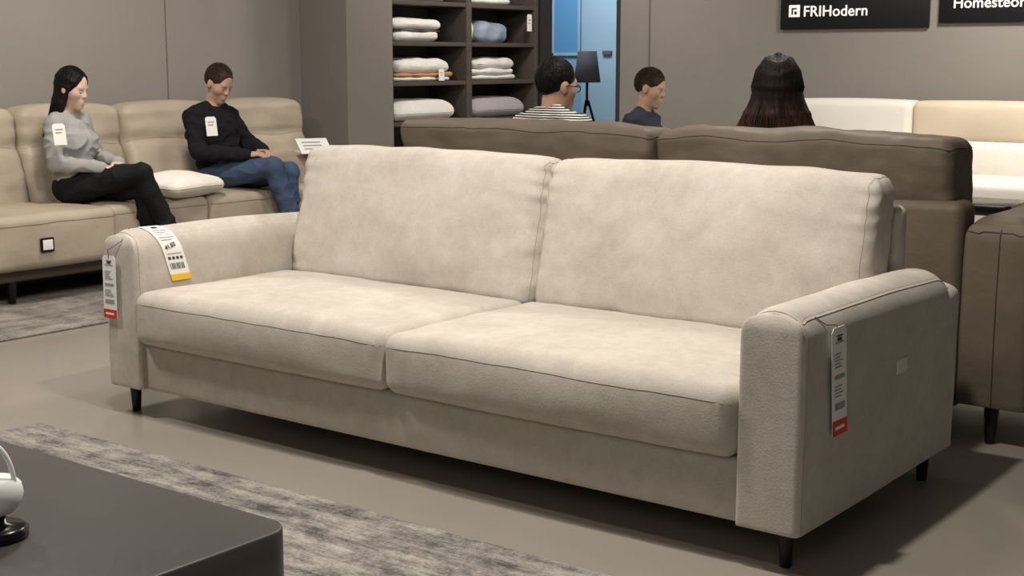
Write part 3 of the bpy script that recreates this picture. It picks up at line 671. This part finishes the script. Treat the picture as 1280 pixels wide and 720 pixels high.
def person(label, loc, rotz, s, P, looks, group=None):
    loc = Vector(loc); fl = -loc.z/s
    fem = P.get('female', False); th = math.radians(P.get('lean', 5)); ct, sn = math.cos(th), math.sin(th); bk = P.get('bulk', 1)
    def T(x, y, z):
        z -= .10; return V3(x*ct - z*sn, y, .10 + x*sn + z*ct)
    hy, hp = math.radians(P.get('yaw', 0)), math.radians(P.get('pitch', 0))
    Rh = np.array(Matrix.Rotation(hy, 3, 'Z') @ Matrix.Rotation(hp, 3, 'Y'))
    nod = P.get('nod', (0,0,0))
    Hc = T(.012, 0, .715)+V3(*nod)
    Hd = lambda x, y, z: Hc + Rh @ V3(x, y, z)
    sw = (.150 if fem else .178)*bk
    pr = []
    def cone(t, a, b, ra, rb, k=.02): pr.append(('c', t, V3(*a), V3(*b), ra, rb, k))
    def ell(t, c, r, R=None, k=.02, op='u'): pr.append(('e', t, V3(*c), r, R, k, op))
    Rt = np.array(Matrix.Rotation(-th, 3, 'Y'))
    ell('pelvis', (0,0,.11), (.12,.17 if not fem else .165,.105), Rt, .03)
    ell('torso', T(-.005,0,.25), (.105*bk if not fem else .090,.145*bk if not fem else .122,.14), Rt, .05)
    ell('torso', T(-.02,0,.39), (.112*bk if not fem else .096,.160*bk if not fem else .136,.14), Rt, .05)
    if fem:
        for sy in (-1,1): ell('torso', T(.058,sy*.06,.375), (.045,.052,.052), Rt, .045)
    cone('torso', T(-.03, sw-.04, .482), T(-.03, -sw+.04, .482), .054 if not fem else .046, .054 if not fem else .046, .04)
    for sy in (-1,1): cone('torso', T(-.035, sy*.04, .545), T(-.03, sy*(sw-.02), .498), .036 if not fem else .030, .044 if not fem else .038, .03)
    cone('neck', T(-.03,0,.50), Hd(-.022,0,-.07), .054 if not fem else .045, .051 if not fem else .042, .03)
    ell('head', Hd(-.012,0,.03), (.098,.076,.098), Rh, .01)
    ell('head', Hd(.018,0,-.05), (.066,.056 if not fem else .050,.066), Rh, .03)
    ell('head', Hd(.066,0,-.098), (.02,.022,.02), Rh, .03)
    for sy in (-1,1):
        ell('head', Hd(.044,sy*.038,-.016), (.031,.026,.030), Rh, .03)
        ell('head', Hd(-.012,sy*.077,-.005), (.02,.010,.031), Rh, .008)
    cone('head', Hd(.070,.036,.026), Hd(.070,-.036,.026), .012, .012, .015)
    ell('head', Hd(.070,0,-.062), (.016,.026,.022), Rh, .02)
    for sy in (-1,1): ell('head', Hd(.091,sy*.032,.001), (.016,.019,.011), Rh, .010, 's')
    cone('head', Hd(.080,0,.018), Hd(.0965,0,-.023), .0070, .0095, .012)
    for sy in (-1,1): ell('head', Hd(.089,sy*.0095,-.027), (.010,.0075,.0075), Rh, .008)
    ell('head', Hd(.084,0,-.058), (.009,.018,.006), Rh, .008); ell('head', Hd(.083,0,-.070), (.009,.016,.006), Rh, .008)
    for sd, nm in ((-1,'R'),(1,'L')):
        A = P['arm'+nm]; sh = T(-.03, sd*sw, .490); el = V3(*A['elbow']); wr_ = V3(*A['wrist'])
        cone('sleeve', sh, el, .051*bk if not fem else .042, .041*bk if not fem else .034, .03)
        md = el+(wr_-el)*.3
        cone('sleeve', el, md, .039*bk if not fem else .033, .040*bk if not fem else .034, .02); cone('sleeve', md, wr_, .040*bk if not fem else .034, .027 if not fem else .022, .02)
        d = nrm(A['dir']); n = np.array(A['palm'], float); n = nrm(n-d*(n@d)); cr = np.cross(n, d); t = cr*sd
        f = .95 if not fem else .86
        ell('hand', wr_+d*.045*f, (.052*f,.041*f,.018*f), np.stack([d,t,n],1), .015)
        for i, (o, ln) in enumerate(((.029,.072),(.010,.082),(-.010,.076),(-.028,.060))):
            p = wr_+d*.082*f+t*o*f; a = .0
            for j, fr in enumerate((.44,.31,.25)):
                a = A.get('curl', .45)*(j+.55); dj = nrm(d*math.cos(a)+n*math.sin(a)+t*o*.9*(1-.3*j))
                q = p+dj*ln*fr*f; cone('hand', p, q, (.0098-.0008*j)*f, (.0092-.0008*j)*f, .005); p = q
        p = wr_+d*.022*f+t*.03*f
        for dj, ln, rr in ((nrm(d*.6+t*.75+n*.25), .042, .0125), (nrm(d*.85+t*.3+n*.35), .032, .0105)):
            q = p+dj*ln*f; cone('hand', p, q, rr*f, rr*.88*f, .007); p = q
    for sd, nm in ((-1,'R'),(1,'L')):
        Lg = P.get('leg'+nm, {}); kn = V3(*Lg.get('knee', (.45,sd*.11,.125))); an = V3(*Lg.get('ankle', (.49,sd*.12,fl+.085)))
        toe = V3(*Lg.get('toe', (an[0]+.16, an[1]+sd*.03, fl+.035)))
        hj = V3(0, sd*.085, .10)
        cone('leg', hj, kn, .09 if not fem else .085, .058 if not fem else .053, .02)
        cf = kn+(an-kn)*.3+V3(-.012,0,0)
        cone('leg', kn, cf, .056 if not fem else .051, .055 if not fem else .05, .015); cone('leg', cf, an, .055 if not fem else .05, .035, .015)
        heel = an+V3(-.035,0,-.035)
        cone('foot', an, heel, .034, .03, .02); cone('foot', heel, toe, .032, .028, .02); cone('foot', an, toe, .032, .026, .03)
    def field(sel, g=0, h=.007, extra=None):
        sub = [q for q in pr if q[1] in sel]
        pp = np.array([q[2] for q in sub]+[q[3] for q in sub if q[0] == 'c'])*s
        Fd = Field(pp.min(0)-.22*s, pp.max(0)+.22*s, h)
        for q in sub:
            if q[0] == 'c': Fd.cone(q[2]*s, q[3]*s, q[4]*s, q[5]*s, q[6]*s, g=g)
            else: Fd.ell(q[2]*s, [v*s for v in q[3]], q[4], q[5]*s, q[6], g=g)
        if extra: extra(Fd)
        return Fd.mesh()
    def folds(o, amp, sc1, seed):      # cloth folds: ridged noise pushed along the normal
        me = o.data; n = len(me.vertices)
        co = np.empty(n*3); me.vertices.foreach_get('co', co); co = co.reshape(-1,3)
        no = np.array([tuple(v.vector) for v in me.vertex_normals])
        out = co.copy()
        for i in range(n):
            q = Vector((co[i,0]*sc1[0]+seed, co[i,1]*sc1[1], co[i,2]*sc1[2]))
            q += Vector((noise.noise(q*.7), noise.noise(q*.7+Vector((5,5,5))), 0))*.6
            r_ = 1-2*abs(noise.noise(q)); r2 = noise.noise(q*.4)
            out[i] += no[i]*max(-.006, amp*(max(0, r_)**2*1.3-.35)*(.6+.6*r2) + amp*.8*r2)
        me.vertices.foreach_set('co', out.ravel()); me.update()
    body = link('person', field({'pelvis','torso','neck','head','sleeve','hand','leg','foot'}, 0, .0055), looks['skin'])
    tag(body, label, 'person', group); body.location = loc; body.rotation_euler = (0,0,rotz)
    def hem(Fd):
        Fd.ell(T(0,0,.17)*s, [.128*s*bk,.172*s*bk,.085*s], Rt, .04*s)
        Fd.ell(T(-.026,0,.546)*s, [.070*s if not fem else .058*s,.070*s if not fem else .058*s,.026*s], Rt, .015*s)
    tp_ = link(looks['top_name'], field({'torso','sleeve'}, .013, .007, hem), looks['top'], body, world=False); folds(tp_, .012, (9,9,13), s*10)
    tr_ = link('trousers', field({'pelvis','leg'}, .011, .007), looks['bottom'], body, world=False); folds(tr_, .009, (10,10,11), s*10+3)
    feet = [q for q in pr if q[1] == 'foot']
    for k in (0, 1):
        qs = feet[k*3:k*3+3]; pp = np.array([q[2] for q in qs]+[q[3] for q in qs])*s
        Fd = Field(pp.min(0)-.1, pp.max(0)+.1, .007)
        for q in qs: Fd.cone(q[2]*s, q[3]*s, q[4]*s, q[5]*s, .02, g=.006)
        link('shoe', Fd.mesh(), 'shoe', body, world=False)
    def sph(c, r, n=12):
        V = []; Fs = []
        for i in range(n+1):
            for j in range(n):
                a, b2 = pi*i/n, 2*pi*j/n; V.append(tuple(c+Rh @ (np.array([math.sin(a)*math.cos(b2)*r[0], math.sin(a)*math.sin(b2)*r[1], math.cos(a)*r[2]]))))
        for i in range(n):
            for j in range(n): Fs.append((i*n+j, (i+1)*n+j, (i+1)*n+(j+1)%n, i*n+(j+1)%n))
        return V, Fs
    for sy in (-1,1):
        e = link('eye', sph(Hd(.0672,sy*.032,-.001)*s, [.0125*s]*3), 'eyew', body, world=False)
        link('iris', sph(Hd(.0762,sy*.032,-.004)*s, [.0045*s,.0062*s,.0062*s]), 'iris', e, world=False)
        link('eyelid', sph(Hd(.0680,sy*.032,.0030)*s, [.0132*s,.0138*s,.0105*s]), looks['skin'], e, world=False)
        link('eyebrow', tube([Hd(.082-.010*(i/4)**2, sy*(.014+.009*i), .027+.004*math.sin(i/4*pi)-.003*(i/4))*s for i in range(5)], [.002*s,.0032*s,.0034*s,.003*s,.0016*s], 6), looks['hair'], body, world=False)
    link('lips', join(sph(Hd(.0858,0,-.0585)*s, [.0080*s,.015*s,.0044*s]), sph(Hd(.0850,0,-.0690)*s, [.0080*s,.013*s,.0050*s])), 'lips', body, world=False)
    # hair: a solid under-layer plus fine strands in the same mesh
    Fd = Field(Hc*s-np.array([.28,.28,.52])*s, Hc*s+np.array([.2,.28,.2])*s, .005)
    rnd = random.Random(looks.get('seed', 3)); strands = []
    if looks['style'] == 'short':
        er = (.103,.081,.102); hl = looks.get('hairline', .085); upm = looks.get('loft', .0035)
        Fd.ell(Hd(-.016,0,.035)*s, [(e-.0015)*s for e in er], Rh, .01)
        Fd.ell(Hd(.125,0,hl-.095)*s, [.084*s,.085*s,.092*s], Rh, .010, 's')
        Fd.half(Hd(-.03,0,-.028)*s, Rh @ nrm((.55,0,-1)), .012)
        for sy in (-1,1): Fd.ell(Hd(.0,sy*.09,-.02)*s, [.038*s,.03*s,.042*s], Rh, .008, 's')
        ax = nrm((-.35,0,.94)); u1 = nrm(np.cross(ax, (0,1,0))); u2 = np.cross(ax, u1)
        for i in range(2000):
            az = rnd.uniform(0, 2*pi); t0 = rnd.uniform(.02, 1.75); ln = rnd.uniform(.16, .32); up = rnd.uniform(.0, upm); pts = []
            for j in range(5):
                tt = t0+ln*j/4; d = ax*math.cos(tt)+(u1*math.cos(az+.25*tt)+u2*math.sin(az+.25*tt))*math.sin(tt)
                l = V3(*(d[k]*(er[k]-.0005+up*math.sin(pi*j/5)) for k in range(3)))+V3(-.016,0,.035); pts.append(l)
            e = pts[-1]; jt = rnd.uniform(-.007, .007)
            if (e[0] > .040 and e[2] < hl+jt) or e[2] < -.052+jt or (abs(e[1]) > .055 and e[0] > -.045 and e[2] < .020+jt) or (e[0] > -.04 and e[2] < .0): continue
            strands.append(tube([Hd(*l)*s for l in pts], [.0013*s]*4+[.0005*s], 3))
    else:
        L_ = looks.get('length', .24); wd = looks.get('spread', .08); wv = looks.get('wave', .006); wrap = looks.get('wrap', 1.9); bkx = looks.get('back', .06); vol = looks.get('volume', 0)
        Fd.ell(Hd(-.020,0,.034)*s, [(.100+vol)*s,(.080+vol)*s,(.101+vol)*s], Rh, .01)
        Fd.ell(Hd(.125+vol,0,-.020)*s, [.100*s,.070*s,.110*s], Rh, .015, 's')
        hc = V3(-.018,0,.034)
        def guide(a, r, jx, jy, ph, jp=0, js=.05):
            r += vol
            er = V3(.103+r,.082+r,.104+r); t_ = min(1, abs(a)/max(wrap, .1))
            xp = -.05+.125*t_**1.5+jp
            d0 = nrm((xp/.104, js*math.copysign(1, a), 1)); d1 = nrm((-math.cos(a), math.sin(a), -.60))
            om = math.acos(max(-1, min(1, float(d0@d1)))); pts = []
            for t in (0, .27, .54, .8, 1):
                d = (math.sin((1-t)*om)*d0+math.sin(t*om)*d1)/max(1e-5, math.sin(om))
                d = nrm(d); ee = er+V3(0, .020*vol/.014*max(0, .3-d[2]) if vol else 0, 0)
                pts.append(Hd(*(hc+ee*d)))
            q = Hc+(Rh @ V3(-bkx-(.075+r)*math.cos(a)*.75, (wd+r)*math.sin(a)*1.1, 0))
            b0 = pts[4]
            for k in range(1, 5):
                f = k/4; bz = b0[2]-(L_+.05)*f; fe = f**.8
                pts.append(V3(b0[0]+(q[0]-b0[0])*fe+wv*math.sin(ph+5*f)*f+jx*f, b0[1]+(q[1]-b0[1])*fe+wv*math.cos(ph*1.7+6*f)*f+jy*f, bz))
            return pts
        for i in range(25):
            g_ = guide((i-12)/12*wrap, -.012, 0, 0, i*1.3)
            for k in range(1, 8): Fd.cone(g_[k]*s, g_[k+1]*s, (.014 if k < 4 else (.018 if k < 6 else .015))*s, (.014 if k < 3 else (.018 if k < 5 else (.015 if k < 7 else .006)))*s, .012)
        Fd.ell(Hd(-.05,0,-.08)*s, [.050*s,.062*s,.12*s], Rh, .02)
        for i in range(1400):
            g_ = guide(rnd.uniform(-wrap*1.04, wrap*1.04), rnd.uniform(-.003, .006), rnd.uniform(-.03,.03), rnd.uniform(-.03,.03), rnd.uniform(0, 6.3), rnd.uniform(-.03,.05), rnd.uniform(-.03,.10))
            strands.append(tube([p*s for p in g_], [.0016*s]*7+[.0013*s,.0005*s], 3))
    link('hair', join(Fd.mesh(), *strands), looks['hair'], body, world=False)
    if looks.get('glasses'):
        g = []
        for sy in (-1,1):
            g.append(tube([Hd(.094, sy*.033+.021*math.cos(a), -.002+.017*math.sin(a))*s for a in np.linspace(0, 2*pi, 17)[:-1]], .0022*s, 6, True))
            g.append(tube([Hd(.094, sy*.054, .004)*s, Hd(.07, sy*.078, .005)*s, Hd(-.01, sy*.089, .004)*s], .0028*s, 6))
        g.append(tube([Hd(.095,.012,0)*s, Hd(.098,0,.003)*s, Hd(.095,-.012,0)*s], .0022*s, 6))
        link('glasses', join(*g), 'black', body, world=False)
    return body
rad = math.radians
person('person in grey sweater and black trousers sitting with long dark hair behind the shoulders', (-4.97, 1.58, .45), rad(20), .85,
  dict(female=True, lean=3, yaw=2, pitch=14, nod=(.02,0,-.004),
   armR=dict(elbow=(.0,-.215,.26), wrist=(.23,-.07,.235), dir=(.9,.45,-.1), palm=(0,.25,-1), curl=.4),
   armL=dict(elbow=(.01,.205,.27), wrist=(.26,.05,.255), dir=(.9,-.5,-.15), palm=(0,-.25,-1), curl=.45),
   legR=dict(knee=(.47,.0,.20), ankle=(.60,.10,-.19), toe=(.74,.13,-.28)), legL=dict(knee=(.44,.06,.10))),
  dict(skin='skin_a', top='grey_knit', top_name='sweater', bottom='blk_tr', hair='hair_k', style='long', length=.24, spread=.085, wrap=1.8, back=.105))
person('person in black sweater and blue jeans sitting looking down at their hands', (-4.98, 2.58, .45), rad(12), .87,
  dict(lean=4, yaw=-6, pitch=28, nod=(.040,0,-.004), bulk=1.07,
   armR=dict(elbow=(.04,-.28,.27), wrist=(.29,-.10,.25), dir=(.85,.5,.05), palm=(.1,.35,-1), curl=.5),
   armL=dict(elbow=(.05,.27,.27), wrist=(.31,.06,.255), dir=(.85,-.45,.1), palm=(.1,-.5,-1), curl=.5),
   legR=dict(knee=(.48,-.06,.17), ankle=(.58,.03,-.22), toe=(.73,.05,-.31)), legL=dict(knee=(.47,.12,.12))),
  dict(skin='skin_b', top='black_knit', top_name='sweater', bottom='denim', hair='hair_b', style='short', seed=4, hairline=.105))
def rest_arms(z=.23, x=.24):
    return dict(armR=dict(elbow=(.0,-.24,.27), wrist=(x,-.11,z), dir=(.95,.25,-.1), palm=(0,.1,-1), curl=.3), armL=dict(elbow=(.0,.24,.27), wrist=(x,.11,z), dir=(.95,-.25,-.1), palm=(0,-.1,-1), curl=.3))
pm = at_y(702, 110, 2.02)
person('person with short black hair, glasses and striped shirt, seated on the brown sofa', (pm.x, 1.98, .475), rad(88), .905,
  dict(lean=1, yaw=-18, pitch=5, nod=(.01,0,-.03), **rest_arms()), dict(skin='skin_c', top='stripes', top_name='shirt', bottom='blk_tr', hair='hair_k', style='short', glasses=True, seed=8, hairline=.09, loft=.0012))
pw = at_y(978, 110, 2.02)
person('person with long dark brown hair seated on the brown sofa, seen from behind', (pw.x, 1.98, .44), rad(96), .91,
  dict(female=True, lean=1, yaw=18, pitch=3, **rest_arms()), dict(skin='skin_a', top='camel', top_name='sweater', bottom='blk_tr', hair='hair_d', style='long', length=.27, spread=.165, wrap=2.2, wave=.024, volume=.014))
p2 = at_y(811, 110, 3.96)
person('person in dark slate shirt with short brown hair seated beyond the brown sofa in profile', (p2.x-.03, p2.y, .42), rad(14), .875,
  dict(lean=-3, yaw=0, pitch=14, **rest_arms()), dict(skin='skin_b', top='navy', top_name='shirt', bottom='denim', hair='hair_b', style='short', seed=11))
pf = link('pouf', lathe((p2.x-.0, p2.y, 0), [(.24,0),(.26,.02),(.28,.12),(.28,.30),(.25,.385),(.18,.41),(0.01,.415)], 40), 'pouf'); own(pf, (p2.x, p2.y, 0)); tag(pf, 'round charcoal pouf under the person in the dark slate shirt', 'pouf')
def chest_tag(px, py, x, label, rz):
    q = at_x(px, py, x); c, s = math.cos(rz), math.sin(rz)
    hang_tag(label, (q.x, q.y, q.z+.055), (-s, c, 0), (-.15*c, -.15*s, 1), .075, .11, [(.2,.8,.25,.3,'ink2'),(.2,.7,.4,.45,'ink2')], None, 'white tags on clothing')
chest_tag(73, 168, -4.82, 'small white tag on the chest of the grey sweater', rad(0))
chest_tag(263, 158, -4.83, 'small white tag on the chest of the black sweater', rad(-4))
# ------------------------------------------------------------------ lights
def area(name, loc, size, power, col, target=None):
    l = bpy.data.lights.new(name, 'AREA'); l.shape = 'DISK'; l.size = size; l.energy = power; l.color = col
    o = bpy.data.objects.new(name, l); COL.objects.link(o); o.location = loc
    if target is not None: o.rotation_euler = (Vector(target)-Vector(loc)).to_track_quat('-Z', 'Y').to_euler()
    return o
warm = (1, .94, .86)
area('key', (-.45, -.30, 2.72), .12, 52, warm, (-.7, .3, .3))
area('key_two', (-1.9, -.45, 2.72), .2, 30, warm, (-1.8, .5, .3))
area('left_front', (-3.3, -.9, 2.72), .3, 36, warm, (-3.2, -.2, 0))
area('left_down', (-3.9, 1.4, 2.72), .4, 42, warm, (-4.9, 1.9, .6))
area('mid_down', (-1.4, 2.5, 2.72), .5, 42, warm, (-1.4, 1.7, .5))
area('back_down', (-1.0, 4.9, 2.72), .6, 80, warm, (-1.2, 5.9, .6))
area('shelf_down', (-4.1, 5.0, 2.72), .5, 35, warm, (-5.3, 5.1, .9))
area('front_fill', (.6, -3.6, 2.5), 1.8, 18, (1, .95, .88), (-1.2, .5, .3))
area('blue_room', (-6.0, 7.4, 2.72), 1.0, 58, (.9, .95, 1), (-6.2, 8.2, .8))
w = bpy.data.worlds.new('world'); sc.world = w; w.use_nodes = True
w.node_tree.nodes['Background'].inputs[0].default_value = (.92, .9, .88, 1); w.node_tree.nodes['Background'].inputs[1].default_value = .11
sc.view_settings.view_transform = 'Standard'; sc.view_settings.exposure = 0
